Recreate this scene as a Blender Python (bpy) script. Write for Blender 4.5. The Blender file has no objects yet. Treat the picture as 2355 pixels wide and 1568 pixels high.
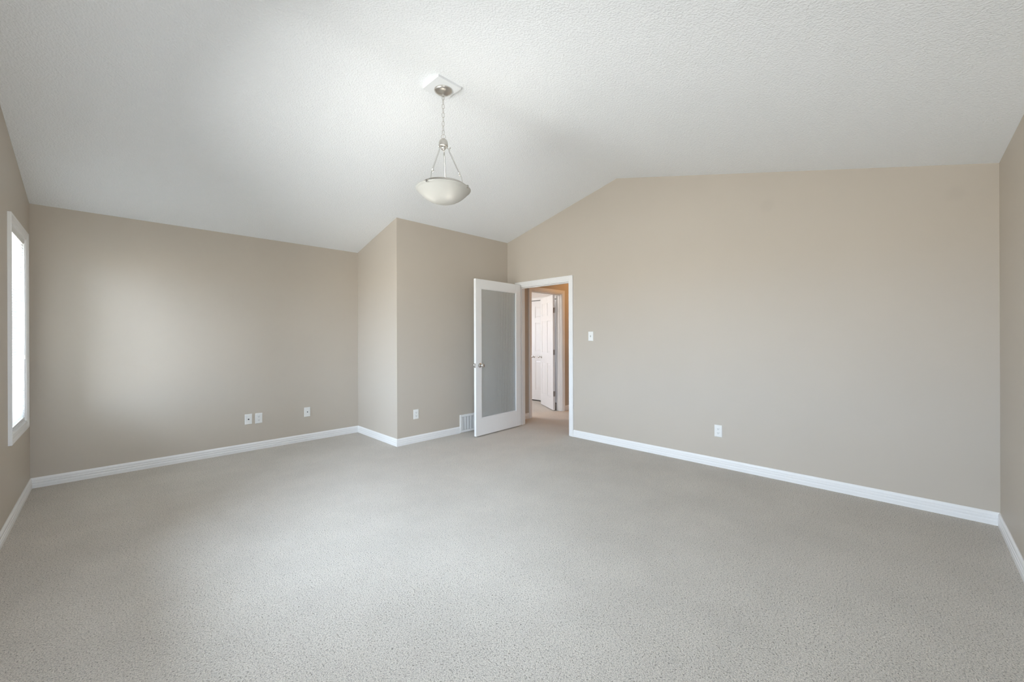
import bpy, bmesh, math, random
from mathutils import Vector, Matrix
random.seed(7)
PI = math.pi
C = bpy.context.scene.collection
scene = bpy.context.scene

# ------------------------------------------------------------------ camera, light, exposure
CAM_H = 1.277
cam_data = bpy.data.cameras.new('camera')
cam = bpy.data.objects.new('camera', cam_data); C.objects.link(cam)
F_PX, CY, YAW, ROLL = 922.53, 776.52, 0.78316, 0.0035
cam_data.sensor_width = 36.0
cam_data.lens = F_PX / 2355 * 36.0
cam_data.shift_y = (CY - 784.0) / 2355
cam_data.clip_start = 0.02
fwd = Vector((math.cos(YAW), math.sin(YAW), 0))
right0 = Vector((math.sin(YAW), -math.cos(YAW), 0)); up0 = Vector((0, 0, 1))
rgt = right0 * math.cos(ROLL) - up0 * math.sin(ROLL)
upv = right0 * math.sin(ROLL) + up0 * math.cos(ROLL)
m = Matrix((rgt, upv, -fwd)).transposed().to_4x4(); m.translation = Vector((0, 0, CAM_H))
cam.matrix_world = m
scene.camera = cam

vs = scene.view_settings
vs.view_transform = 'Standard'; vs.look = 'None'; vs.gamma = 1.0; vs.use_curve_mapping = False
vs.exposure = 0.0
scene.cycles.use_denoising = True
scene.cycles.max_bounces = 9
scene.cycles.diffuse_bounces = 5
scene.cycles.glossy_bounces = 3
scene.cycles.transmission_bounces = 6
scene.cycles.use_adaptive_sampling = True
scene.cycles.adaptive_threshold = 0.1
scene.cycles.sample_clamp_indirect = 6.0

world = bpy.data.worlds.new('overcast_sky'); scene.world = world; world.use_nodes = True
WN, WL = world.node_tree.nodes, world.node_tree.links
bg = WN['Background']; bg.inputs[1].default_value = 22.6
wt = WN.new('ShaderNodeTexCoord'); wz = WN.new('ShaderNodeSeparateXYZ'); WL.new(wt.outputs['Generated'], wz.inputs[0])
wr = WN.new('ShaderNodeMapRange'); wr.inputs[1].default_value = -1; wr.inputs[2].default_value = 1; WL.new(wz.outputs['Z'], wr.inputs[0])
wc = WN.new('ShaderNodeValToRGB'); we = wc.color_ramp.elements
SKY, GROUND = (0.72, 0.845, 1.05), (0.67, 0.67, 0.675)       # overcast sky over pale ground
we[0].position, we[0].color = 0.485, (*GROUND, 1)
we[1].position, we[1].color = 0.515, (*SKY, 1)
WL.new(wr.outputs[0], wc.inputs[0]); WL.new(wc.outputs[0], bg.inputs[0])

def portal(name, loc, direction, sx, sy):
    d = bpy.data.lights.new(name, 'AREA'); d.shape = 'RECTANGLE'; d.size = sx; d.size_y = sy; d.cycles.is_portal = True
    o = bpy.data.objects.new(name, d); C.objects.link(o); o.location = loc
    o.rotation_euler = Vector(direction).to_track_quat('-Z', 'Y').to_euler()
    return o
portal('sky_portal_far', (-0.635, 4.705, 1.35), (1, 0, 0), 0.71, 1.46)
portal('sky_portal_middle', (-0.635, 2.46, 1.35), (1, 0, 0), 1.80, 1.46)
portal('sky_portal_near', (-0.635, 0.222, 1.35), (1, 0, 0), 0.71, 1.46)
portal('sky_portal_bedroom', (4.25, 7.44, 1.535), (0, -1, 0), 0.8, 1.17)
portal('sky_portal_behind', (0.17, -0.545, 1.35), (0, 1, 0), 0.74, 1.46)

# ------------------------------------------------------------------ plan (metres)
UD, VA, UJ, VC, UB, VE = -0.480, 5.349, 2.394, 4.298, 4.227, -0.4216
ZE, ZR, VR = 2.441, 3.150, 2.457
WT = 0.115
def zl(v): return ZE + (ZR - ZE) * (VA - v) / (VA - VR) if v >= VR else ZE + (ZR - ZE) * (v - VE) / (VR - VE)

# ------------------------------------------------------------------ materials
def mat(name, base=(0.8, 0.8, 0.8), rough=0.5, metal=0.0, spec=0.5):
    mm = bpy.data.materials.new(name); mm.use_nodes = True
    b = mm.node_tree.nodes['Principled BSDF']
    b.inputs['Base Color'].default_value = (*base, 1); b.inputs['Roughness'].default_value = rough
    b.inputs['Metallic'].default_value = metal; b.inputs['Specular IOR Level'].default_value = spec
    return mm
def nt(mm): return mm.node_tree.nodes, mm.node_tree.links, mm.node_tree.nodes['Principled BSDF']
def noise(N, L, scale, detail=3, rough=0.6, vec=None):
    n = N.new('ShaderNodeTexNoise'); n.inputs['Scale'].default_value = scale
    n.inputs['Detail'].default_value = detail; n.inputs['Roughness'].default_value = rough
    if vec: L.new(vec, n.inputs['Vector'])
    return n
def objvec(N):
    t = N.new('ShaderNodeTexCoord'); return t.outputs['Object']
def bump(N, L, b, height, strength, dist):
    bp = N.new('ShaderNodeBump'); bp.inputs['Strength'].default_value = strength; bp.inputs['Distance'].default_value = dist
    L.new(height, bp.inputs['Height']); L.new(bp.outputs[0], b.inputs['Normal']); return bp
def ramp(N, L, fac, stops):
    r = N.new('ShaderNodeValToRGB'); e = r.color_ramp.elements
    while len(e) < len(stops): e.new(0.5)
    for k, (p, c) in enumerate(stops):
        e[k].position = p; e[k].color = (*c, 1) if len(c) == 3 else c
    L.new(fac, r.inputs[0]); return r

def wall_paint(name, base, rough=0.5):
    mm = mat(name, base, rough, spec=0.35); N, L, b = nt(mm); v = objvec(N)
    n = noise(N, L, 260, 2, 0.5, v); bump(N, L, b, n.outputs[0], 0.06, 0.002)
    n2 = noise(N, L, 1.3, 2, 0.5, v)
    r = ramp(N, L, n2.outputs[0], [(0.3, tuple(c * 0.985 for c in base)), (0.7, tuple(min(1, c * 1.015) for c in base))])
    L.new(r.outputs[0], b.inputs['Base Color'])
    return mm
M_WALL = wall_paint('greige_wall_paint', (0.535, 0.472, 0.398), 0.5)
def scuffed(name, spots):
    """the same paint with faint round scuffs that belong to the wall"""
    mm = M_WALL.copy(); mm.name = name; N, L, b = nt(mm)
    last = b.inputs['Base Color'].links[0].from_socket; v = objvec(N)
    for p, r in spots:
        d = N.new('ShaderNodeVectorMath'); d.operation = 'DISTANCE'; d.inputs[1].default_value = p; L.new(v, d.inputs[0])
        k = N.new('ShaderNodeMapRange'); k.interpolation_type = 'SMOOTHSTEP'; k.inputs[1].default_value = 0.2 * r; k.inputs[2].default_value = r
        k.inputs[3].default_value = 0.955; k.inputs[4].default_value = 1.0; L.new(d.outputs['Value'], k.inputs[0])
        m_ = N.new('ShaderNodeMix'); m_.data_type = 'RGBA'; m_.blend_type = 'MULTIPLY'; m_.inputs[0].default_value = 1
        L.new(last, m_.inputs[6]); L.new(k.outputs[0], m_.inputs[7]); last = m_.outputs[2]
    L.new(last, b.inputs['Base Color'])
    return mm
M_WALLB = scuffed('greige_wall_paint_scuffed', [((UB, -0.223, 2.286), 0.075), ((UB, 0.924, 2.473), 0.085)])
M_WALL2 = wall_paint('bedroom_wall_paint', (0.72, 0.67, 0.63), 0.6)
M_TRIM = mat('white_trim_paint', (0.85, 0.83, 0.81), 0.35)
M_DOOR = mat('white_door_paint', (0.83, 0.815, 0.80), 0.38)
M_PLATE = mat('white_plastic', (0.83, 0.815, 0.785), 0.3)
M_SLOT = mat('dark_slot', (0.05, 0.05, 0.05), 0.6)
M_DARK = mat('dark_void', (0.03, 0.03, 0.03), 0.8)
M_NICKEL = mat('brushed_nickel', (0.62, 0.59, 0.55), 0.28, 1.0)
M_CHROME = mat('polished_nickel', (0.72, 0.71, 0.69), 0.12, 1.0)
M_HINGE = mat('satin_hinge_metal', (0.42, 0.41, 0.40), 0.35, 1.0)
M_VENT = mat('white_vent_enamel', (0.84, 0.82, 0.795), 0.4)
M_EXT = mat('exterior_siding', (0.6, 0.6, 0.6), 0.8)

def ceiling_mat():
    mm = mat('stippled_ceiling', (0.875, 0.885, 0.895), 0.9, spec=0.2); N, L, b = nt(mm); v = objvec(N)
    n = noise(N, L, 90, 2, 0.5, v)
    vo = N.new('ShaderNodeTexVoronoi'); vo.inputs['Scale'].default_value = 120; vo.feature = 'SMOOTH_F1'
    L.new(v, vo.inputs['Vector'])
    mx = N.new('ShaderNodeMath'); mx.operation = 'SUBTRACT'
    r = ramp(N, L, n.outputs[0], [(0.38, (0, 0, 0)), (0.66, (1, 1, 1))])
    L.new(r.outputs[0], mx.inputs[0])
    ml = N.new('ShaderNodeMath'); ml.operation = 'MULTIPLY'; ml.inputs[1].default_value = 0.5
    L.new(vo.outputs['Distance'], ml.inputs[0]); L.new(ml.outputs[0], mx.inputs[1])
    bump(N, L, b, mx.outputs[0], 0.34, 0.006)
    return mm
M_CEIL = ceiling_mat()

def carpet_mat():
    base = (0.63, 0.573, 0.503)
    mm = mat('beige_carpet', base, 0.95, spec=0.1); N, L, b = nt(mm); v = objvec(N)
    b.inputs['Sheen Weight'].default_value = 0.12; b.inputs['Sheen Roughness'].default_value = 0.5
    n1 = noise(N, L, 210, 2, 0.6, v)            # single tufts
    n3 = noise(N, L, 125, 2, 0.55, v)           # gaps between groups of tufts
    n2 = noise(N, L, 2.4, 4, 0.6, v)            # broad patches where the pile leans
    c1 = ramp(N, L, n1.outputs[0], [(0.32, tuple(c * 0.66 for c in base)), (0.5, base), (0.68, tuple(min(1, c * 1.26) for c in base))])
    c2 = ramp(N, L, n2.outputs[0], [(0.3, (0.94, 0.94, 0.94)), (0.7, (1.04, 1.04, 1.04))])
    c3 = ramp(N, L, n3.outputs[0], [(0.28, (0.50, 0.49, 0.48)), (0.41, (0.95, 0.95, 0.95)), (0.5, (1.0, 1.0, 1.0))])   # shade in the pits between tufts, painted into the colour
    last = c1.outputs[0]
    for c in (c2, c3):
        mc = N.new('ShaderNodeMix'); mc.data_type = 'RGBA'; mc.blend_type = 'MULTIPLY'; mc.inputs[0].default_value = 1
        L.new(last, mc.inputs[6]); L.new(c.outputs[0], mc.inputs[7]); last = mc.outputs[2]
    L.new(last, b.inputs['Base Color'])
    h = N.new('ShaderNodeMath'); h.operation = 'ADD'
    r3 = ramp(N, L, n3.outputs[0], [(0.25, (0, 0, 0)), (0.48, (1, 1, 1))])
    L.new(n1.outputs[0], h.inputs[0]); L.new(r3.outputs[0], h.inputs[1])
    bump(N, L, b, h.outputs[0], 0.7, 0.006)
    return mm
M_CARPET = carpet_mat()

def blind_mat():
    mm = bpy.data.materials.new('white_blind_vinyl'); mm.use_nodes = True
    N, L = mm.node_tree.nodes, mm.node_tree.links; N.clear()
    o = N.new('ShaderNodeOutputMaterial'); mx = N.new('ShaderNodeMixShader'); mx.inputs[0].default_value = 0.42
    d = N.new('ShaderNodeBsdfDiffuse'); d.inputs[0].default_value = (0.86, 0.87, 0.87, 1)
    t = N.new('ShaderNodeBsdfTranslucent'); t.inputs[0].default_value = (0.86, 0.87, 0.87, 1)
    L.new(d.outputs[0], mx.inputs[1]); L.new(t.outputs[0], mx.inputs[2]); L.new(mx.outputs[0], o.inputs[0]); return mm
M_BLIND = blind_mat()
def pane_mat():
    mm = bpy.data.materials.new('clear_window_glass'); mm.use_nodes = True
    N, L = mm.node_tree.nodes, mm.node_tree.links; N.clear()
    o = N.new('ShaderNodeOutputMaterial'); mx = N.new('ShaderNodeMixShader')
    fr = N.new('ShaderNodeFresnel'); fr.inputs[0].default_value = 1.35
    d = N.new('ShaderNodeBsdfTransparent'); d.inputs[0].default_value = (0.95, 0.97, 0.96, 1)
    t = N.new('ShaderNodeBsdfGlossy'); t.inputs[1].default_value = 0.02
    L.new(fr.outputs[0], mx.inputs[0]); L.new(d.outputs[0], mx.inputs[1]); L.new(t.outputs[0], mx.inputs[2]); L.new(mx.outputs[0], o.inputs[0]); return mm
M_PANE = pane_mat()
def reed_mat():
    mm = mat('reeded_glass', (0.93, 0.96, 0.965), 0.17); N, L, b = nt(mm)
    b.inputs['Transmission Weight'].default_value = 0.82; b.inputs['IOR'].default_value = 1.45
    return mm
M_REED = reed_mat()
def bowl_mat():
    mm = bpy.data.materials.new('frosted_bowl_glass'); mm.use_nodes = True
    N, L = mm.node_tree.nodes, mm.node_tree.links; N.clear()
    o = N.new('ShaderNodeOutputMaterial'); mx = N.new('ShaderNodeMixShader'); mx.inputs[0].default_value = 0.035
    d = N.new('ShaderNodeBsdfDiffuse'); d.inputs[0].default_value = (0.42, 0.412, 0.385, 1)
    t = N.new('ShaderNodeBsdfTranslucent'); t.inputs[0].default_value = (0.92, 0.90, 0.85, 1)
    g = N.new('ShaderNodeBsdfGlossy'); g.inputs[1].default_value = 0.15
    mx2 = N.new('ShaderNodeMixShader'); mx2.inputs[0].default_value = 0.05
    L.new(d.outputs[0], mx.inputs[1]); L.new(t.outputs[0], mx.inputs[2]); L.new(mx.outputs[0], mx2.inputs[1]); L.new(g.outputs[0], mx2.inputs[2])
    L.new(mx2.outputs[0], o.inputs[0]); return mm
M_BOWL = bowl_mat()
def emit(name, col, s):
    mm = bpy.data.materials.new(name); mm.use_nodes = True
    N, L = mm.node_tree.nodes, mm.node_tree.links; N.clear()
    o = N.new('ShaderNodeOutputMaterial'); e = N.new('ShaderNodeEmission'); e.inputs[0].default_value = (*col, 1); e.inputs[1].default_value = s
    L.new(e.outputs[0], o.inputs[0]); return mm
M_BULB = emit('lit_bulb', (1.0, 0.955, 0.88), 34)
M_HALL = emit('lit_hall_lamp', (1.0, 0.50, 0.15), 56)
M_BED = emit('bedroom_fill_glow', (1.0, 0.91, 0.82), 80)

# ------------------------------------------------------------------ geometry helpers
class MB:
    def __init__(self): self.bm = bmesh.new()
    def box(self, x0, x1, y0, y1, z0, z1):
        v = [self.bm.verts.new(p) for p in ((x0,y0,z0),(x1,y0,z0),(x1,y1,z0),(x0,y1,z0),(x0,y0,z1),(x1,y0,z1),(x1,y1,z1),(x0,y1,z1))]
        for f in ((3,2,1,0),(4,5,6,7),(0,1,5,4),(1,2,6,5),(2,3,7,6),(3,0,4,7)): self.bm.faces.new([v[i] for i in f])
        return self
    def hexa(self, b, t):                      # bottom and top quads (both counter-clockwise from above)
        v = [self.bm.verts.new(p) for p in list(b) + list(t)]
        for f in ((3,2,1,0),(4,5,6,7),(0,1,5,4),(1,2,6,5),(2,3,7,6),(3,0,4,7)): self.bm.faces.new([v[i] for i in f])
        return self
    def grid(self, rings, closed_ring=True, closed_path=False, cap=True):
        R = [[self.bm.verts.new(p) for p in r] for r in rings]
        n = len(R[0]); k = len(R)
        for i in range(k if closed_path else k - 1):
            a, b = R[i], R[(i + 1) % k]
            for j in range(n if closed_ring else n - 1):
                q = (a[j], a[(j+1) % n], b[(j+1) % n], b[j])
                if len(set(q)) == 4: self.bm.faces.new(q)
        if cap and closed_ring and not closed_path:
            self.bm.faces.new(R[0][::-1]); self.bm.faces.new(R[-1])
        return self
    def lathe(self, prof, c=(0,0,0), n=40, axis='z', cap=False):
        rings = []
        for r, h in prof:
            ring = []
            for k in range(n):
                a = 2*PI*k/n; x, y = max(r, 1e-5)*math.cos(a), max(r, 1e-5)*math.sin(a)
                p = (x, y, h) if axis == 'z' else ((x, h, y) if axis == 'y' else (h, x, y))
                ring.append(Vector(p) + Vector(c))
            rings.append(ring)
        return self.grid(rings, cap=cap)
    def tube(self, pts, r, n=8, closed=False):
        pts = [Vector(p) for p in pts]; rings = []; k = len(pts); prev = None
        for i, p in enumerate(pts):
            a = pts[(i-1) % k] if (closed or i > 0) else p
            b = pts[(i+1) % k] if (closed or i < k-1) else p
            t = (b - a).normalized()
            if prev is None:
                s = Vector((0,0,1)) if abs(t.z) < .9 else Vector((1,0,0))
                x = t.cross(s).normalized()
            else: x = (prev - t * prev.dot(t)).normalized()
            prev = x; y = t.cross(x)
            rr = r[i] if isinstance(r, (list, tuple)) else r
            rings.append([p + (x*math.cos(2*PI*j/n) + y*math.sin(2*PI*j/n)) * rr for j in range(n)])
        return self.grid(rings, closed_path=closed)
    def sphere(self, c, r, n=16, sz=1.0):
        return self.lathe([(r*math.sin(PI*k/n), -r*sz*math.cos(PI*k/n)) for k in range(n+1)], c, n*2)
    def build(self, name, material, parent=None, smooth=False, bevel=0, angle=40):
        bmesh.ops.recalc_face_normals(self.bm, faces=self.bm.faces)
        me = bpy.data.meshes.new(name); self.bm.to_mesh(me); self.bm.free()
        me.materials.append(material)
        o = bpy.data.objects.new(name, me); C.objects.link(o)
        if parent: o.parent = parent
        if smooth:
            for p in me.polygons: p.use_smooth = True
            me.set_sharp_from_angle(angle=math.radians(angle))
        if bevel:
            b = o.modifiers.new('bevel', 'BEVEL'); b.width = bevel; b.segments = 2; b.limit_method = 'ANGLE'; b.angle_limit = math.radians(40)
        return o
def tag(o, label=None, cat=None, group=None, kind=None):
    if label: o['label'] = label
    if cat: o['category'] = cat
    if group: o['group'] = group
    if kind: o['kind'] = kind
    return o
def empty(name, loc, rz=0):
    o = bpy.data.objects.new(name, None); C.objects.link(o); o.location = loc; o.rotation_euler = (0, 0, rz)
    o.empty_display_size = 0.05; return o
def struct(o, label, cat): return tag(o, label, cat, kind='structure')

def strip_u(mb, u0, u1, v0, v1, z0, z1=None, f=None):
    """vertical wall piece along v; its top follows f(v) when given"""
    ta, tb = (f(v0), f(v1)) if f else (z1, z1)
    mb.hexa([(u0,v0,z0),(u1,v0,z0),(u1,v1,z0),(u0,v1,z0)], [(u0,v0,ta),(u1,v0,ta),(u1,v1,tb),(u0,v1,tb)])

# ------------------------------------------------------------------ shell of the room
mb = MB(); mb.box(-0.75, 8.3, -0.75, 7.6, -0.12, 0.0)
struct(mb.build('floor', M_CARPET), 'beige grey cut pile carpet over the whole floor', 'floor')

# ceiling: two slopes meeting at the ridge
mb = MB()
t = 0.10
def slope_z(v): return ZR - (ZR - ZE) * ((v - VR) / (VA - VR) if v > VR else (VR - v) / (VR - VE))
vv = [VE - 0.15, VR - 0.13, VR, VR + 0.13, VA + 0.15]
prof = [(v, slope_z(v)) for v in vv] + [(v, slope_z(v) + t) for v in vv[::-1]]
mb.grid([[(u, v, z) for v, z in prof] for u in (UD - 0.15, UB + WT)])
struct(mb.build('ceiling', M_CEIL, smooth=True, angle=40), 'white stippled vaulted ceiling with a level ridge', 'ceiling')

# left wall (window wall), with the openings of two windows
W1 = (4.35, 5.06, 0.622, 2.078)
W2 = (1.56, 3.36, 0.622, 2.078)
W4 = (-0.133, 0.577, 0.622, 2.078)
mb = MB(); o0, o1 = UD - 0.15, UD
for v0, v1 in ((VE, W4[0]), (W4[1], W2[0]), (W2[1], W1[0]), (W1[1], VA)):
    cuts = sorted({v0, v1} | ({VR} if v0 < VR < v1 else set()))
    for a, b in zip(cuts, cuts[1:]): strip_u(mb, o0, o1, a, b, 0, f=zl)
for w in (W1, W2, W4):
    strip_u(mb, o0, o1, w[0], w[1], 0, w[2])
    cuts = [w[0]] + ([VR] if w[0] < VR < w[1] else []) + [w[1]]
    for a, b in zip(cuts, cuts[1:]): strip_u(mb, o0, o1, a, b, w[3], f=zl)
struct(mb.build('wall_left', M_WALL), 'greige wall holding the window at the left edge', 'wall')

mb = MB(); mb.box(UD - 0.15, UJ + WT, VA, VA + WT, 0, ZE)
struct(mb.build('wall_back', M_WALL), 'long greige wall at the far left with three low plates', 'wall')
mb = MB(); strip_u(mb, UJ, UJ + WT, VC + WT, VA, 0, f=zl)
strip_u(mb, UJ, UJ + 0.001, VC, VC + WT, 0, f=zl)
struct(mb.build('wall_recess', M_WALL), 'narrow greige return wall at the step between two walls', 'wall')

# wall with the vent; it runs on as the left wall of the hall
H2 = (4.753, 5.547, 2.033)            # bedroom doorway in the hall
zc = zl(VC)
mb = MB()
mb.hexa([(UJ+0.001,VC,0),(UB+WT,VC,0),(UB+WT,VC+WT,0),(UJ+0.001,VC+WT,0)],
        [(UJ+0.001,VC,zc),(UB+WT,VC,zc),(UB+WT,VC+WT,zl(VC+WT)),(UJ+0.001,VC+WT,zl(VC+WT))])
struct(mb.build('wall_center', M_WALL), 'greige wall behind the open glass door', 'wall')
mb = MB()
mb.box(UB+WT, H2[0], VC, VC+WT, 0, 2.44); mb.box(H2[1], 8.2, VC, VC+WT, 0, 2.44); mb.box(H2[0], H2[1], VC, VC+WT, H2[2], 2.44)
struct(mb.build('wall_hall', M_WALL), 'greige hall wall around the bedroom doorway', 'wall')

# door wall (gable), opening to the hall
D1 = (3.149, 4.069, 2.022)
mb = MB(); u0, u1 = UB, UB + WT
for a, b in ((VE - WT, VR), (VR, D1[0])): strip_u(mb, u0, u1, a, b, 0, f=zl)
strip_u(mb, u0, u1, D1[1], VC, 0, f=zl); strip_u(mb, u0, u1, D1[0], D1[1], D1[2], f=zl)
struct(mb.build('wall_door', M_WALLB), 'wide greige gable wall right of the open doorway', 'wall')
W5 = (-0.20, 0.54, 0.622, 2.078)      # window added behind the camera as fill light
mb = MB(); mb.box(UD - 0.15, W5[0], VE - WT, VE, 0, ZE); mb.box(W5[1], UB, VE - WT, VE, 0, ZE)
mb.box(W5[0], W5[1], VE - WT, VE, 0, W5[2]); mb.box(W5[0], W5[1], VE - WT, VE, W5[3], ZE)
struct(mb.build('wall_right', M_WALL), 'greige wall at the right edge of the room', 'wall')

# hall and bedroom beyond
mb = MB(); mb.box(UB + WT, 8.2, 2.9, 3.0, 0, 2.44)
struct(mb.build('wall_hall_right', M_WALL), 'greige wall on the other side of the hall', 'wall')
mb = MB(); mb.box(8.2, 8.3, 2.9, VC + WT, 0, 2.44)
struct(mb.build('wall_hall_end', M_WALL), 'greige wall closing the hall', 'wall')
mb = MB(); mb.box(UB + WT, 8.3, 2.9, VC, 2.44, 2.54)
struct(mb.build('ceiling_hall', M_CEIL), 'white stippled hall ceiling', 'ceiling')
UW = 6.12; K = (4.735, 6.255, 2.03)   # closet opening
mb = MB(); mb.box(3.0, 6.9, VC + WT, 7.6, 2.44, 2.54)
struct(mb.build('ceiling_bedroom', M_CEIL), 'white bedroom ceiling', 'ceiling')
mb = MB()
mb.box(UW, UW+0.1, VC+WT, K[0], 0, 2.44); mb.box(UW, UW+0.1, K[1], 7.4, 0, 2.44); mb.box(UW, UW+0.1, K[0], K[1], K[2], 2.44)
struct(mb.build('wall_bedroom_closet', M_WALL2), 'pale bedroom wall holding the closet doors', 'wall')
mb = MB(); mb.box(UW+0.7, UW+0.8, VC+WT, 7.4, 0, 2.44)
struct(mb.build('wall_closet_back', M_WALL2), 'back of the bedroom closet', 'wall')
mb = MB(); mb.box(3.0, 3.1, VC+WT, 7.4, 0, 2.44)
struct(mb.build('wall_bedroom_left', M_WALL2), 'pale left wall of the bedroom', 'wall')
mb = MB()
BW = (3.85, 4.65, 0.95, 2.12)
mb.box(3.0, BW[0], 7.3, 7.42, 0, 2.44); mb.box(BW[1], 6.9, 7.3, 7.42, 0, 2.44); mb.box(BW[0], BW[1], 7.3, 7.42, 0, BW[2]); mb.box(BW[0], BW[1], 7.3, 7.42, BW[3], 2.44)
struct(mb.build('wall_bedroom_window', M_WALL2), 'pale bedroom wall with its window', 'wall')

# ------------------------------------------------------------------ trim
BASE = [(0, 0), (0.012, 0), (0.012, 0.022), (0.0135, 0.030), (0.012, 0.034), (0.0105, 0.036), (0.0125, 0.044), (0.0125, 0.052), (0.0095, 0.056),
        (0.0095, 0.059), (0.0115, 0.066), (0.0105, 0.076), (0.007, 0.083), (0.004, 0.0877), (0, 0.0877)]
def baseboard(mb, p, q, n, m0=-1, m1=-1):
    """run from p to q along a wall whose room-side normal is n; m -1 inside corner, +1 outside corner, 0 square"""
    p, q, n = Vector(p), Vector(q), Vector(n); d = (q - p).normalized()
    ra = [p - d*(o*m0) + n*o for o, h in BASE]; rb = [q + d*(o*m1) + n*o for o, h in BASE]
    mb.grid([[(a.x, a.y, h) for a, (o, h) in zip(ra, BASE)], [(a.x, a.y, h) for a, (o, h) in zip(rb, BASE)]])
def bb(name, runs, label):
    mb = MB()
    for r in runs: baseboard(mb, *r)
    return struct(mb.build(name, M_TRIM, smooth=True, angle=35), label, 'baseboard')
VENT = (3.316, 3.676)
bb('baseboard_left', [((UD, VE), (UD, VA), (1, 0))], 'white stepped baseboard under the window')
bb('baseboard_back', [((UD, VA), (UJ, VA), (0, -1))], 'white stepped baseboard along the long back wall')
bb('baseboard_recess', [((UJ, VA), (UJ, VC), (-1, 0), -1, 1)], 'short white baseboard on the return wall')
bb('baseboard_center', [((UJ, VC), (VENT[0], VC), (0, -1), 1, 0), ((VENT[1], VC), (UB, VC), (0, -1), 0, -1)], 'white baseboard beside the floor vent')
bb('baseboard_door_wall', [((UB, VE), (UB, 3.089), (-1, 0), -1, 0), ((UB, 4.129), (UB, VC), (-1, 0), 0, -1)], 'white baseboard along the wide door wall')
bb('baseboard_right', [((UD, VE), (UB, VE), (0, 1))], 'white stepped baseboard at the right edge')
bb('baseboard_hall', [((UB+WT, VC), (4.693, VC), (0, -1), -1, 0), ((5.607, VC), (8.2, VC), (0, -1), 0, -1)], 'white baseboard of the hall wall')

CAS = [(0, 0), (0, 0.009), (0.004, 0.0115), (0.012, 0.0115), (0.015, 0.0135), (0.030, 0.0135), (0.034, 0.0165), (0.040, 0.0175), (0.046, 0.0165), (0.050, 0.019), (0.058, 0.019), (0.060, 0.016), (0.060, 0)]
def casing(mb, path, to3, closed=False):
    """path: 2-D corners of the opening (travelled with the opening on the right); profile grows away from it"""
    n = len(path); rings = []
    P = [Vector(p) for p in path]
    for i in range(n):
        dirs = []
        if closed or i > 0: dirs.append((P[i] - P[i-1]).normalized())
        if closed or i < n-1: dirs.append((P[(i+1) % n] - P[i]).normalized())
        nr = [Vector((-d.y, d.x)) for d in dirs]
        mtr = nr[0] if len(nr) == 1 else (nr[0] + nr[1]) / (1 + nr[0].dot(nr[1]))
        rings.append([to3(P[i].x + mtr.x*c, P[i].y + mtr.y*c, t) for c, t in CAS])
    mb.grid(rings, closed_path=closed)
# main doorway: jamb lining, stop, casing on both faces
mb = MB()
va, vb, zt = D1
mb.box(UB, UB+WT, va-0.0, va+0.016, 0, zt); mb.box(UB, UB+WT, vb-0.016, vb, 0, zt); mb.box(UB, UB+WT, va+0.016, vb-0.016, zt-0.016, zt)
mb.box(UB+0.045, UB+0.08, va+0.016, va+0.026, 0, zt-0.016); mb.box(UB+0.045, UB+0.08, vb-0.026, vb-0.016, 0, zt-0.016); mb.box(UB+0.045, UB+0.08, va+0.026, vb-0.026, zt-0.026, zt-0.016)
casing(mb, [(va, 0), (va, zt), (vb, zt), (vb, 0)], lambda a, z, t: (UB - t, a, z))
casing(mb, [(va, 0), (va, zt), (vb, zt), (vb, 0)], lambda a, z, t: (UB + WT + t, a, z))
struct(mb.build('trim_1', M_TRIM, smooth=True, angle=30), 'white casing and jamb around the main doorway', 'door trim')
mb = MB()
ua, ub_, zt = H2
mb.box(ua, ua+0.012, VC, VC+WT, 0, zt); mb.box(ub_-0.012, ub_, VC, VC+WT, 0, zt); mb.box(ua+0.012, ub_-0.012, VC, VC+WT, zt-0.012, zt)
mb.box(ub_-0.022, ub_-0.012, VC+0.035, VC+0.07, 0, zt-0.012); mb.box(ua+0.012, ua+0.022, VC+0.035, VC+0.07, 0, zt-0.012); mb.box(ua+0.022, ub_-0.022, VC+0.035, VC+0.07, zt-0.022, zt-0.012)
casing(mb, [(ua, 0), (ua, zt), (ub_, zt), (ub_, 0)], lambda a, z, t: (a, VC - t, z))
casing(mb, [(ua, 0), (ua, zt), (ub_, zt), (ub_, 0)], lambda a, z, t: (a, VC + WT + t, z))
struct(mb.build('trim_2', M_TRIM, smooth=True, angle=30), 'white casing and jamb around the bedroom doorway', 'door trim')
mb = MB()
casing(mb, [(K[0], 0), (K[0], K[2]), (K[1], K[2]), (K[1], 0)], lambda a, z, t: (UW - t, a, z))
mb.box(UW, UW+0.1, K[0], K[0]+0.004, 0, K[2]); mb.box(UW, UW+0.1, K[1]-0.004, K[1], 0, K[2])
struct(mb.build('trim_3', M_TRIM, smooth=True, angle=30), 'white casing around the closet in the bedroom', 'door trim')
# painted block that levels the lamp at the ridge
PX, PY = 1.743, 2.443
mb = MB()
b0, b1, c0, c1, zb = 1.627, 1.827, 2.335, 2.535, 3.104
for a, b in ((c0, VR), (VR, c1)):
    mb.hexa([(b0,a,zb),(b1,a,zb),(b1,b,zb),(b0,b,zb)], [(b0,a,zl(a)+0.004),(b1,a,zl(a)+0.004),(b1,b,zl(b)+0.004),(b0,b,zl(b)+0.004)])
struct(mb.build('trim_4', mat('ceiling_white_paint', (0.81, 0.82, 0.83), 0.7)), 'square white block at the ridge above the pendant lamp', 'ceiling block')

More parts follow.
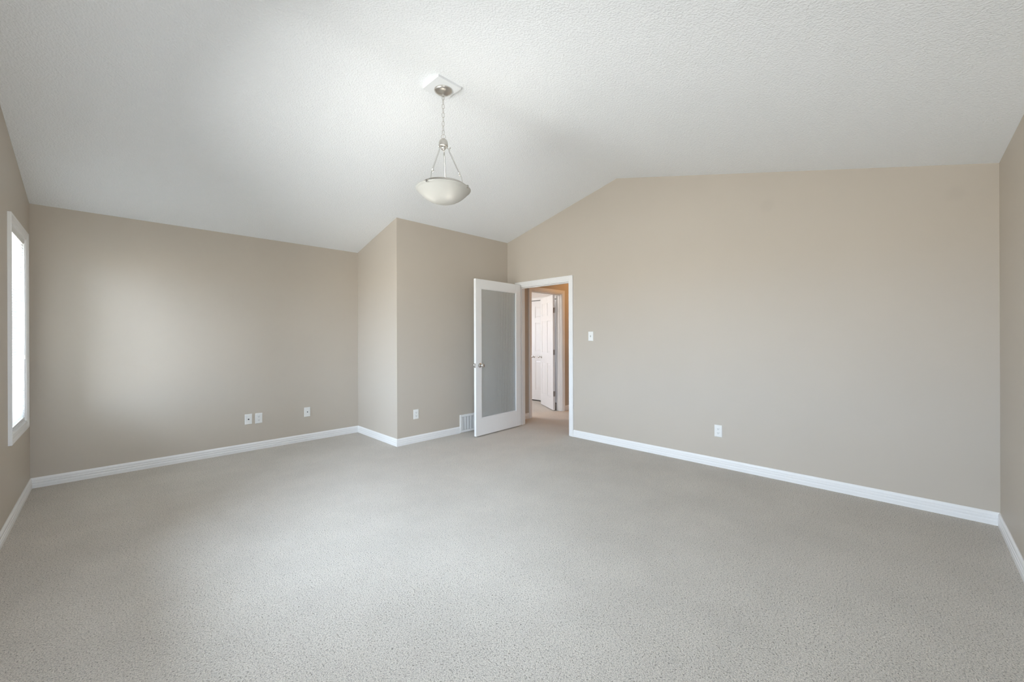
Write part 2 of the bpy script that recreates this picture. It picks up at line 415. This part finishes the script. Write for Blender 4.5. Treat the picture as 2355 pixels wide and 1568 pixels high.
# ------------------------------------------------------------------ windows
def make_window(name, w, label, mull=()):
    v0, v1, z0, z1 = w
    mb = MB()
    u_in, u_out = UD, UD - 0.15
    for a in ((u_out, u_in, v0, v0+0.010, z0, z1), (u_out, u_in, v1-0.010, v1, z0, z1), (u_out, u_in, v0+0.01, v1-0.01, z0, z0+0.010), (u_out, u_in, v0+0.01, v1-0.01, z1-0.010, z1)): mb.box(*a)
    casing(mb, [(v0, z0), (v0, z1), (v1, z1), (v1, z0)], lambda a, z, t: (UD + t, a, z), closed=True)
    root = mb.build(name, M_TRIM, smooth=True, angle=30)
    struct(root, label, 'window')
    s = MB(); u0, u1 = UD - 0.125, UD - 0.075; fw = 0.045
    cols = [v0+0.01] + list(mull) + [v1-0.01]
    s.box(u0, u1, v0+0.01, v1-0.01, z0+0.01, z0+0.01+fw); s.box(u0, u1, v0+0.01, v1-0.01, z1-0.01-fw, z1-0.01)
    s.box(u0, u1, v0+0.01, v0+0.01+fw, z0+0.01+fw, z1-0.01-fw); s.box(u0, u1, v1-0.01-fw, v1-0.01, z0+0.01+fw, z1-0.01-fw)
    for c in mull: s.box(u0, u1, c-0.03, c+0.03, z0+0.01+fw, z1-0.01-fw)
    s.build('window_frame', M_TRIM, root, bevel=0.003)
    g = MB(); g.box(UD-0.102, UD-0.098, v0+0.05, v1-0.05, z0+0.05, z1-0.05); g.build('window_pane', M_PANE, root)
    return root
make_window('window_1', W1, 'tall white cased window at the left edge of the room')
make_window('window_2', W2, 'wide white cased window in the left wall, nearer the camera', mull=(2.46,))
make_window('window_4', W4, 'tall white cased window beside the camera in the left wall')
mb = MB()
x0, x1, z0, z1 = BW
for a in ((x0, x0+0.05, 7.3, 7.42, z0, z1), (x1-0.05, x1, 7.3, 7.42, z0, z1), (x0+0.05, x1-0.05, 7.3, 7.42, z0, z0+0.05), (x0+0.05, x1-0.05, 7.3, 7.42, z1-0.05, z1), (4.23, 4.27, 7.33, 7.38, z0+0.05, z1-0.05)): mb.box(*a)
struct(mb.build('window_3', M_TRIM), 'white framed window in the bedroom beyond the hall', 'window')

# unseen window added in the right wall to brighten the room
a, b, z0, z1 = W5
mb = MB()
for q in ((a, a+0.01, VE-WT, VE, z0, z1), (b-0.01, b, VE-WT, VE, z0, z1), (a+0.01, b-0.01, VE-WT, VE, z0, z0+0.01), (a+0.01, b-0.01, VE-WT, VE, z1-0.01, z1)): mb.box(*q)
casing(mb, [(a, z0), (a, z1), (b, z1), (b, z0)], lambda x, z, t: (x, VE + t, z), closed=True)
w5 = mb.build('fill_window_5', M_TRIM, smooth=True, angle=30); struct(w5, 'white cased fill window added behind the camera in the right wall', 'window')
s = MB(); y0, y1 = VE - 0.10, VE - 0.06
s.box(a+0.01, b-0.01, y0, y1, z0+0.01, z0+0.055); s.box(a+0.01, b-0.01, y0, y1, z1-0.055, z1-0.01)
for x in (a+0.01, b-0.055, (a+b)/2-0.02): s.box(x, x+0.045, y0, y1, z0+0.055, z1-0.055)
s.build('window_frame', M_TRIM, w5, bevel=0.003)
g = MB(); g.box(a+0.05, b-0.05, VE-0.082, VE-0.078, z0+0.05, z1-0.05); g.build('window_pane', M_PANE, w5)

# lowered slat blind
BU = UD - 0.012
TILT = math.radians(12)
def make_blind(w, label):
    v0, v1, z0, z1 = w
    blind = empty('window_blind', (BU, (v0+v1)/2, z0+0.012))
    tag(blind, label, 'blind')
    def at_blind(o): o.parent = blind; o.matrix_parent_inverse = Matrix.Translation(-blind.location); return o
    mb = MB(); mb.box(BU-0.020, BU+0.012, v0+0.014, v1-0.014, z1-0.042, z1-0.011)
    at_blind(mb.build('head_rail', M_PLATE, bevel=0.002))
    mb = MB(); z = z0 + 0.050
    while z < z1 - 0.05:
        rings = []
        pr = []
        for k in range(6):
            s = -1 + 2*k/5; x = 0.0125*s; h = 0.0020*(1 - s*s)
            pr.append((x*math.cos(TILT) + h*math.sin(TILT), -x*math.sin(TILT) + h*math.cos(TILT)))   # room-side edge lower
        mb.grid([[(BU + a, v0+0.016, z + b) for a, b in pr], [(BU + a, v1-0.016, z + b) for a, b in pr]], closed_ring=False, cap=False)
        z += 0.0200
    at_blind(mb.build('slats', M_BLIND, smooth=True, angle=80))
    mb = MB(); mb.box(BU-0.012, BU+0.012, v0+0.016, v1-0.016, z0+0.020, z0+0.034)
    at_blind(mb.build('bottom_rail', M_PLATE, bevel=0.002))
    for dv in (0.10, (v1-v0)/2, v1-v0-0.10):
        mb = MB()
        for du in (-0.0105, 0.0115): mb.tube([(BU+du, v0+dv, z0+0.03), (BU+du, v0+dv, z1-0.04)], 0.0007, 5)
        at_blind(mb.build('ladder_cord', M_PLATE))
    mb = MB(); mb.tube([(BU+0.018, v1-0.055, 1.25), (BU+0.016, v1-0.055, z1-0.04)], 0.003, 6)
    at_blind(mb.build('tilt_wand', M_PLATE))
    mb = MB(); mb.tube([(BU+0.017, v1-0.03, 1.15), (BU+0.014, v1-0.03, z1-0.03)], 0.001, 5); mb.lathe([(0.0, 1.115), (0.005, 1.12), (0.003, 1.15), (0, 1.152)], (BU+0.017, v1-0.03, 0), 8)
    at_blind(mb.build('pull_cord', M_PLATE))
make_blind(W1, 'white horizontal slat blind lowered in the window at the left edge')

# ------------------------------------------------------------------ glass door, swung into the room
def knob_set(parent, x, z, y, sgn, rose_r=0.030, r=0.026):
    """rose and round knob on a face at height y (local), pointing along sgn*y"""
    s = sgn
    mb = MB(); mb.lathe([(0, y+s*0.020), (0.010, y+s*0.020), (0.010, y+s*0.034), (0.016, y+s*0.040), (0.024, y+s*0.048), (r, y+s*0.056), (r, y+s*0.060), (0.023, y+s*0.066), (0.013, y+s*0.070), (0, y+s*0.071)], (x, 0, z), 28, 'y')
    k = mb.build('knob', M_CHROME, parent, smooth=True, angle=60); k['label'] = 'shiny nickel knob'
    mb = MB(); mb.lathe([(0, y), (rose_r, y), (rose_r, y+s*0.004), (rose_r-0.006, y+s*0.009), (0.012, y+s*0.011), (0.011, y+s*0.022)], (x, 0, z), 28, 'y')
    mb.build('rose', M_CHROME, k, smooth=True, angle=50)
    return k
def hinge(parent, x, y, z, side=1, h=0.09):
    mb = MB(); mb.tube([(x, y, z-h/2), (x, y, z+h/2)], 0.0065, 10)
    mb.lathe([(0, z+h/2), (0.0075, z+h/2), (0.005, z+h/2+0.006), (0, z+h/2+0.007)], (x, y, 0), 10)
    o = mb.build('hinge', M_HINGE, parent, smooth=True, angle=50); o['label'] = 'satin metal hinge'
    return o
LX, LW, LB, LT, TH = 0, 0.892, 0.015, 2.037, 0.035
mb = MB()
mb.box(0, 0.100, -TH, 0, LB, LT); mb.box(LW-0.100, LW, -TH, 0, LB, LT)
mb.box(0.100, LW-0.100, -TH, 0, LB, 0.234); mb.box(0.100, LW-0.100, -TH, 0, 1.918, LT)
# glazing bead
for f in (-0.004, -TH+0.004-0.008):
    y0, y1 = (f-0.006, f) if f > -0.01 else (f+0.002, f+0.008)
    mb.box(0.100, 0.110, y0, y1, 0.234, 1.918); mb.box(LW-0.110, LW-0.100, y0, y1, 0.234, 1.918)
    mb.box(0.110, LW-0.110, y0, y1, 0.234, 0.244); mb.box(0.110, LW-0.110, y0, y1, 1.908, 1.918)
door = mb.build('door_1', M_DOOR, bevel=0.0015)
door.location = (4.194, 3.999, 0); door.rotation_euler = (0, 0, math.atan2(3.941-3.999, 3.304-4.194))
struct(door, 'white door with one tall reeded glass panel, swung open into the room', 'door')
# reeded pane: vertical ribs on the visible face
mb = MB(); x0, x1 = 0.102, LW-0.102; ribs = 32; n = ribs*6
fr, bk = [], []
for k in range(n+1):
    x = x0 + (x1-x0)*k/n; ph = (k % 6)/6
    fr.append((x, -0.0155 + 0.0034*abs(math.sin(PI*k/6)))); bk.append((x, -0.021))
ring = fr + bk[::-1]
mb.grid([[(x, y, 0.236) for x, y in ring], [(x, y, 1.916) for x, y in ring]])
g = mb.build('glass_panel', M_REED, door, smooth=True, angle=70); g['label'] = 'frosted reeded glass with vertical ribs'
knob_set(door, LW-0.068, 0.922, 0.0, 1); knob_set(door, LW-0.068, 0.922, -TH, -1)
mb = MB(); mb.box(LW, LW+0.002, -0.030, -0.005, 0.893, 0.951); mb.box(LW+0.002, LW+0.012, -0.023, -0.012, 0.914, 0.930)
mb.build('latch', M_CHROME, door, bevel=0.001)
for z in (1.82, 1.05, 0.27): hinge(door, -0.008, -0.040, z)

# ------------------------------------------------------------------ six panel doors beyond the hall
def six_panel(mb, W, Z0, Z1, T, both=True):
    st, ms = 0.105 * W/0.72, 0.095 * W/0.72
    H = Z1 - Z0
    rows = [(Z0 + 0.205*H/2.0, Z0 + 0.80*H/2.0), (Z0 + 0.985*H/2.0, Z0 + 1.56*H/2.0), (Z0 + 1.66*H/2.0, Z0 + 1.885*H/2.0)]
    cols = [(st, (W-ms)/2), ((W+ms)/2, W-st)]
    c = 0.006
    mb.box(0, W, -T + c, -c, Z0, Z1)
    xs = [(0, st), ((W-ms)/2, (W+ms)/2), (W-st, W)]
    zs = [(Z0, rows[0][0]), (rows[0][1], rows[1][0]), (rows[1][1], rows[2][0]), (rows[2][1], Z1)]
    for y0, y1 in ((-c, 0), (-T, -T+c)):
        for a, b in xs: mb.box(a, b, y0, y1, Z0, Z1)
        for a, b in cols:
            for z0, z1 in zs: mb.box(a, b, y0, y1, z0, z1)
        for a, b in cols:
            for z0, z1 in rows:
                i, j = 0.012, 0.034
                yb, yt = (-c, -0.001) if y0 == -c else (-T+c, -T+0.001)
                q = lambda d, y: [(a+d, y, z0+d), (b-d, y, z0+d), (b-d, y, z1-d), (a+d, y, z1-d)]
                mb.hexa(q(i, yb), q(j, yt))
mb = MB(); six_panel(mb, 0.708, 0.012, 2.022, 0.035)
d3 = mb.build('door_2', M_DOOR, bevel=0.001)
d3.location = (5.457, 4.428, 0); d3.rotation_euler = (0, 0, math.atan2(0.852, 0.5236))
struct(d3, 'white six panel door standing open inside the bedroom doorway', 'door')
knob_set(d3, 0.708-0.06, 0.915, 0.0, 1); knob_set(d3, 0.708-0.06, 0.915, -0.035, -1)
for z in (1.754, 1.02, 0.296):
    mb = MB(); mb.box(-0.003, 0.0, -0.032, -0.004, z-0.045, z+0.045)
    mb.tube([(-0.008, -0.037, z-0.045), (-0.008, -0.037, z+0.045)], 0.006, 10)
    h = mb.build('hinge', M_HINGE, d3, smooth=True, angle=40); h['label'] = 'satin metal hinge'
for i, va in enumerate((4.740, 5.500)):
    mb = MB(); six_panel(mb, 0.750, 0.024, 2.014, 0.032)
    cd = mb.build('door_%d' % (3+i), M_DOOR, bevel=0.001)
    cd.location = (UW - 0.012, va + 0.750, 0); cd.rotation_euler = (0, 0, -PI/2)
    # local +x runs towards -v, local +y faces +u: turn the visible face to the room
    struct(cd, ('white six panel closet door with a round knob, seen past the open bedroom door' if i == 0 else 'white six panel closet door hidden at the left of its pair'), 'door')
    knob_set(cd, 0.075 if i == 0 else 0.750-0.075, 0.893, -0.032, -1, 0.022, 0.020)
mb = MB(); mb.box(UW+0.035, UW+0.09, K[0]+0.01, K[1]-0.01, 2.014, 2.03)
struct(mb.build('trim_5', M_DARK), 'dark track above the closet doors', 'door track')

# ------------------------------------------------------------------ wall plates
def plate_root(name, pos, axis, label, cat, group=None):
    """local x runs along the wall, local y points out of the wall"""
    rz = {'A': PI, 'C': PI, 'B': PI/2}[axis]
    o = empty(name, pos, rz)
    return tag(o, label, cat, group)
def plate(root):
    mb = MB(); w, h = 0.0365, 0.059
    mb.hexa([(-w,0,-h),(w,0,-h),(w,0,h),(-w,0,h)], [(-w+0.004,0.0055,-h+0.004),(w-0.004,0.0055,-h+0.004),(w-0.004,0.0055,h-0.004),(-w+0.004,0.0055,h-0.004)])
    return mb.build('cover_plate', M_PLATE, root, bevel=0.0012)
def screws(root, zs):
    for z in zs:
        mb = MB(); mb.lathe([(0, 0.0066), (0.002, 0.0065), (0.0028, 0.0055)], (0,0,z), 10, 'y'); mb.build('screw', M_PLATE, root, smooth=True)
def duplex(root):
    plate(root); screws(root, (0,))
    for dz in (0.020, -0.020):
        mb = MB(); prof = []
        for k in range(24):
            a = 2*PI*k/24; prof.append((0.0172*math.cos(a), max(-0.0125, min(0.0125, 0.0172*math.sin(a)))))
        mb.grid([[(x, 0.005, dz+z) for x, z in prof], [(x, 0.0075, dz+z) for x, z in prof]])
        r = mb.build('receptacle', M_PLATE, root, bevel=0.0006)
        mb = MB(); mb.box(-0.0075, -0.0052, 0.0072, 0.0079, dz-0.001, dz+0.0075); mb.box(0.0052, 0.0075, 0.0072, 0.0079, dz-0.001, dz+0.0065)
        mb.lathe([(0, 0.0079), (0.0028, 0.0079), (0.0028, 0.0072)], (0, 0, dz-0.0065), 10, 'y')
        s = mb.build('slots', M_SLOT, r); s['label'] = 'dark plug slots'
def coax(root):
    plate(root); screws(root, (0.042, -0.042))
    mb = MB(); mb.lathe([(0.0085, 0.005), (0.0085, 0.008), (0.0062, 0.0085)], (0,0,0), 6, 'y'); mb.lathe([(0.0052, 0.005), (0.0052, 0.015), (0.0035, 0.015), (0.0035, 0.007), (0, 0.007)], (0,0,0), 16, 'y')
    j = mb.build('coax_jack', M_SLOT, root, smooth=True, angle=40); j['label'] = 'dark threaded jack'
def phone(root):
    plate(root); screws(root, (0.042, -0.042))
    mb = MB(); mb.box(-0.0095, 0.0095, 0.004, 0.0085, -0.010, 0.010); j = mb.build('jack_frame', M_PLATE, root, bevel=0.001)
    mb = MB(); mb.box(-0.0058, 0.0058, 0.0075, 0.0089, -0.006, 0.006); s = mb.build('jack_opening', M_SLOT, j); s['label'] = 'dark socket opening'
def toggle(root):
    plate(root); screws(root, (0.030, -0.030))
    mb = MB(); mb.box(-0.006, 0.006, 0.004, 0.0066, -0.0125, 0.0125); j = mb.build('toggle_slot', mat('grey_slot', (0.45,0.45,0.44), 0.5), root)
    mb = MB(); mb.hexa([(-0.0045,0.005,-0.006),(0.0045,0.005,-0.006),(0.0045,0.005,0.007),(-0.0045,0.005,0.007)], [(-0.0038,0.020,0.004),(0.0038,0.020,0.004),(0.0038,0.018,0.012),(-0.0038,0.018,0.012)])
    mb.build('toggle', M_PLATE, root, bevel=0.001)
coax(plate_root('coax_plate', (1.117, VA, 0.360), 'A', 'white coax wall plate left of the outlet on the long back wall', 'wall plate'))
duplex(plate_root('wall_outlet', (1.219, VA, 0.358), 'A', 'white duplex outlet beside the coax plate on the back wall', 'outlet'))
phone(plate_root('phone_jack_plate', (1.744, VA, 0.360), 'A', 'white phone jack plate alone toward the right end of the back wall', 'wall plate'))
duplex(plate_root('wall_outlet', (2.648, VC, 0.346), 'C', 'white duplex outlet between the outside corner and the floor vent', 'outlet'))
duplex(plate_root('wall_outlet', (UB, 1.348, 0.353), 'B', 'white duplex outlet low on the wide wall right of the doorway', 'outlet'))
toggle(plate_root('light_switch', (UB, 2.825, 1.292), 'B', 'white toggle light switch right of the doorway casing', 'light switch'))

# ------------------------------------------------------------------ floor level vent grille
vent = empty('vent_grille', ((VENT[0]+VENT[1])/2, VC, 0), PI)
tag(vent, 'white louvred vent grille at floor level beside the open glass door', 'vent')
w = (VENT[1]-VENT[0])/2; h = 0.243
mb = MB(); fw = 0.030
mb.box(-w, w, 0, 0.016, h-fw, h); mb.box(-w, w, 0, 0.016, 0.004, 0.004+fw)
mb.box(-w, -w+fw, 0, 0.016, 0.004+fw, h-fw); mb.box(w-fw, w, 0, 0.016, 0.004+fw, h-fw)
mb.build('vent_frame', M_VENT, vent, bevel=0.003)
mb = MB(); mb.box(-w+fw, w-fw, 0.0005, 0.0015, 0.004+fw, h-fw); mb.build('backing', mat('grey_vent_back', (0.55,0.54,0.53), 0.7), vent)
mb = MB(); z = 0.004+fw+0.006
while z < h-fw-0.003:
    mb.hexa([(-w+fw,0.002,z+0.004),(w-fw,0.002,z+0.004),(w-fw,0.003,z+0.0055),(-w+fw,0.003,z+0.0055)], [(-w+fw,0.011,z-0.002),(w-fw,0.011,z-0.002),(w-fw,0.012,z-0.0005),(-w+fw,0.012,z-0.0005)])
    z += 0.0092
mb.build('louvres', M_VENT, vent)
x = w-fw-0.012
while x > -w+fw:
    mb = MB(); mb.box(x-0.0015, x+0.0015, 0.002, 0.0135, 0.004+fw, h-fw); mb.build('divider', M_VENT, vent); x -= 0.048

# ------------------------------------------------------------------ pendant lamp
RIM = 2.355
lamp = empty('pendant_lamp', (PX, PY, 2.370)); lamp.scale = (1.014, 1.014, 1.014)
tag(lamp, 'brushed nickel pendant lamp with a white frosted bowl hung on a chain from the ridge', 'pendant lamp')
lamp_inv = Matrix.Translation(-lamp.location)
def on_lamp(o, parent=None):
    o.parent = parent or lamp
    o.matrix_parent_inverse = lamp_inv.copy() if parent is None else Matrix()
    return o
def LZ(z): return z - RIM          # children are built in lamp coordinates
def lbuild(mb, name, material, parent=None, **k):
    o = mb.build(name, material, parent or lamp, **k); return o
zt = 3.078
mb = MB(); mb.lathe([(0, LZ(zt)), (0.064, LZ(zt)), (0.065, LZ(zt-0.004)), (0.062, LZ(zt-0.009)), (0.052, LZ(zt-0.017)), (0.036, LZ(zt-0.024)), (0.016, LZ(zt-0.028)), (0.008, LZ(zt-0.031)), (0.007, LZ(zt-0.044)), (0, LZ(zt-0.045))], n=48)
lbuild(mb, 'canopy', M_NICKEL, smooth=True, angle=50)
# chain
mb = MB(); ring = []
dirx = Vector((math.sin(YAW), -math.cos(YAW), 0))       # sideways as seen from the door corner
for k in range(28):
    a = 2*PI*k/28; ring.append(dirx*(0.0155*math.cos(a)) + Vector((0, 0, LZ(2.741) + 0.0155*math.sin(a))))
mb.tube(ring, 0.0017, 7, closed=True)
mb.tube([(0.002, 0.002, LZ(3.04)), (-0.002, 0.0015, LZ(2.95)), (0.0025, -0.002, LZ(2.87)), (-0.002, 0.001, LZ(2.80)), (0.001, 0, LZ(2.725))], 0.0011, 6)
chain = lbuild(mb, 'chain', M_NICKEL, smooth=True)
nl = 9; top, bot = 3.040, 2.755
pitch = (top - bot) / nl
for i in range(nl):
    zc_ = bot + pitch*(i + 0.5); a0 = 0.15 if i % 2 == 0 else PI/2 - 0.35
    dx = Vector((math.cos(a0)*dirx.x - math.sin(a0)*dirx.y, math.sin(a0)*dirx.x + math.cos(a0)*dirx.y, 0))
    hl, hw = pitch/2 + 0.0012, 0.0085; pts = []
    for k in range(20):
        a = 2*PI*k/20; cx, sx = math.cos(a), math.sin(a)
        pts.append(dx*(hw*cx) + Vector((0, 0, LZ(zc_) + (hl - hw)*(1 if sx > 0 else -1)*(1 if abs(sx) > 1e-6 else 0) + hw*sx)))
    mb = MB(); mb.tube(pts, 0.0015, 6, closed=True); mb.build('chain_link', M_NICKEL, chain, smooth=True)
# hub
mb = MB(); mb.lathe([(0, LZ(2.727)), (0.008, LZ(2.726)), (0.018, LZ(2.721)), (0.026, LZ(2.713)), (0.0315, LZ(2.702)), (0.0335, LZ(2.688)), (0.0335, LZ(2.676)), (0.0335, LZ(2.668)), (0.030, LZ(2.665)), (0.0, LZ(2.665))], n=36)
hub = lbuild(mb, 'hub', M_NICKEL, smooth=True, angle=50)
mb = MB(); mb.sphere((0, 0, LZ(2.662)), 0.020, 14); mb.build('hub_ball', M_CHROME, hub, smooth=True)
# three arms, hooked on the band
BR = 0.158
def screen_az(lateral, near):      # azimuth from a sideways share and whether it is on the near side
    s = max(-1, min(1, lateral)); c = math.sqrt(1 - s*s) * (-1 if near else 1)
    d = dirx*s + Vector((math.cos(YAW), math.sin(YAW), 0))*c
    return d
for lat, near in ((0.94, True), (-0.04, False), (-0.42, True)):
    d = screen_az(lat, near)
    mb = MB()
    zz = lambda r, z: d*r + Vector((0, 0, LZ(z)))
    mb.tube([zz(0.018, 2.668), zz(0.030, 2.655), zz(0.040, 2.646), zz(0.050, 2.642), zz(0.055, 2.647), zz(0.056, 2.655)], [0.0035,0.0035,0.0032,0.003,0.003,0.0034], 8)
    mb.tube([zz(0.047, 2.642), zz(0.050, 2.625), zz(0.128, 2.462)], 0.0052, 8)
    mb.sphere(zz(0.128, 2.460), 0.0065, 8)
    arm = lbuild(mb, 'arm', M_CHROME, smooth=True, angle=60)
    mb = MB(); lp = []
    side = Vector((-d.y, d.x, 0))
    for k in range(16):
        a = 2*PI*k/16; lp.append(zz(0.131, 2.446) + side*(0.0085*math.cos(a)) + Vector((0,0,0.0085*math.sin(a))))
    mb.tube(lp, 0.0022, 6, closed=True)
    mb.tube([zz(0.132, 2.440), zz(0.141, 2.437), zz(0.147, 2.425), zz(0.150, 2.405), zz(BR-0.004, 2.385), zz(BR+0.003, 2.372)], 0.0028, 7)
    mb.build('hook', M_CHROME, arm, smooth=True)
    mb = MB(); e = d; s_ = side
    def pt(r, w_, z): p = e*r + s_*w_; return (p.x, p.y, LZ(z))
    def clip(r0, r1, hw_, za, zb): mb.hexa([pt(r0,-hw_,za), pt(r1,-hw_,za), pt(r1,hw_,za), pt(r0,hw_,za)], [pt(r0,-hw_,zb), pt(r1,-hw_,zb), pt(r1,hw_,zb), pt(r0,hw_,zb)])
    clip(BR, BR+0.008, 0.008, 2.358, 2.380); clip(BR, 0.2005, 0.007, 2.3585, 2.3615); clip(0.1985, 0.2015, 0.007, 2.346, 2.3615); clip(0.188, 0.2015, 0.007, 2.3425, 2.346)
    mb.build('bowl_clip', M_CHROME, arm)
mb = MB(); mb.lathe([(BR-0.004, LZ(2.359)), (BR, LZ(2.357)), (BR+0.001, LZ(2.362)), (BR, LZ(2.385)), (BR-0.003, LZ(2.387)), (BR-0.005, LZ(2.385)), (BR-0.004, LZ(2.359))], n=64)
lbuild(mb, 'band', M_NICKEL, smooth=True, angle=40)
prof = [(0.150, 2.359), (0.185, 2.359), (0.194, 2.358), (0.1975, 2.355), (0.195, 2.350), (0.188, 2.346), (0.182, 2.339), (0.170, 2.326), (0.152, 2.309), (0.130, 2.292), (0.104, 2.277), (0.075, 2.266), (0.042, 2.2585), (0.0, 2.256)]
inner = [(0.0, 2.260), (0.042, 2.2625), (0.075, 2.270), (0.104, 2.281), (0.130, 2.296), (0.150, 2.312), (0.166, 2.329), (0.150, 2.355), (0.150, 2.359)]
mb = MB(); mb.lathe([(r, LZ(z)) for r, z in prof], n=72)
bowl = lbuild(mb, 'glass_bowl', M_BOWL, smooth=True, angle=50); bowl['label'] = 'white frosted glass bowl, lit from inside'
# lit bulbs on a short stem inside the bowl
for lat, near, rr in ((0.55, True, 0.085), (-0.85, True, 0.085), (0.30, False, 0.085)):
    d = screen_az(lat, near); c = d*rr
    mb = MB(); mb.lathe([(0, LZ(2.292)), (0.012, LZ(2.295)), (0.020, LZ(2.303)), (0.0235, LZ(2.316)), (0.021, LZ(2.333)), (0.015, LZ(2.352)), (0.012, LZ(2.372)), (0, LZ(2.373))], (c.x, c.y, 0), 18)
    lbuild(mb, 'bulb', M_BULB, smooth=True)
mb = MB()
for lat, near, rr in ((0.55, True, 0.085), (-0.85, True, 0.085), (0.30, False, 0.085)):
    c = screen_az(lat, near)*rr
    mb.lathe([(0.013, LZ(2.368)), (0.015, LZ(2.372)), (0.015, LZ(2.384)), (0, LZ(2.386))], (c.x, c.y, 0), 14)
    mb.tube([(c.x, c.y, LZ(2.384)), (c.x*0.5, c.y*0.5, LZ(2.388)), (0, 0, LZ(2.386))], 0.004, 6)
    e = Vector((c.x, c.y, 0)).normalized()
    mb.tube([(c.x, c.y, LZ(2.380)), tuple(e*(BR-0.003) + Vector((0,0,LZ(2.375))))], 0.003, 6)
lbuild(mb, 'socket_bracket', M_NICKEL, smooth=True, angle=50)

# ------------------------------------------------------------------ hall lamp (round the corner in the hall)
hl = empty('hall_ceiling_lamp', (6.35, 3.62, 2.44))
tag(hl, 'small round ceiling lamp in the hall, right of the bedroom doorway', 'ceiling lamp')
mb = MB(); mb.lathe([(0, 0), (0.15, 0), (0.15, -0.02), (0.14, -0.022), (0, -0.022)], n=36); mb.build('lamp_base', M_NICKEL, hl, smooth=True, angle=40)
mb = MB(); mb.lathe([(0.138, -0.022), (0.13, -0.05), (0.10, -0.08), (0.05, -0.097), (0, -0.10)], n=36); mb.build('lamp_shade', M_HALL, hl, smooth=True)
bl = empty('bedroom_fill_lamp', (4.35, 5.30, 2.44))  # unseen lamp added to warm the bedroom doors and brighten the hall floor
tag(bl, 'small round fill lamp added out of view in the bedroom beyond the hall', 'ceiling lamp')
mb = MB(); mb.lathe([(0, 0), (0.15, 0), (0.15, -0.02), (0.14, -0.022), (0, -0.022)], n=36); mb.build('lamp_base', M_NICKEL, bl, smooth=True, angle=40)
mb = MB(); mb.lathe([(0.138, -0.022), (0.13, -0.05), (0.10, -0.08), (0.05, -0.097), (0, -0.10)], n=36); mb.build('lamp_shade', M_BED, bl, smooth=True)
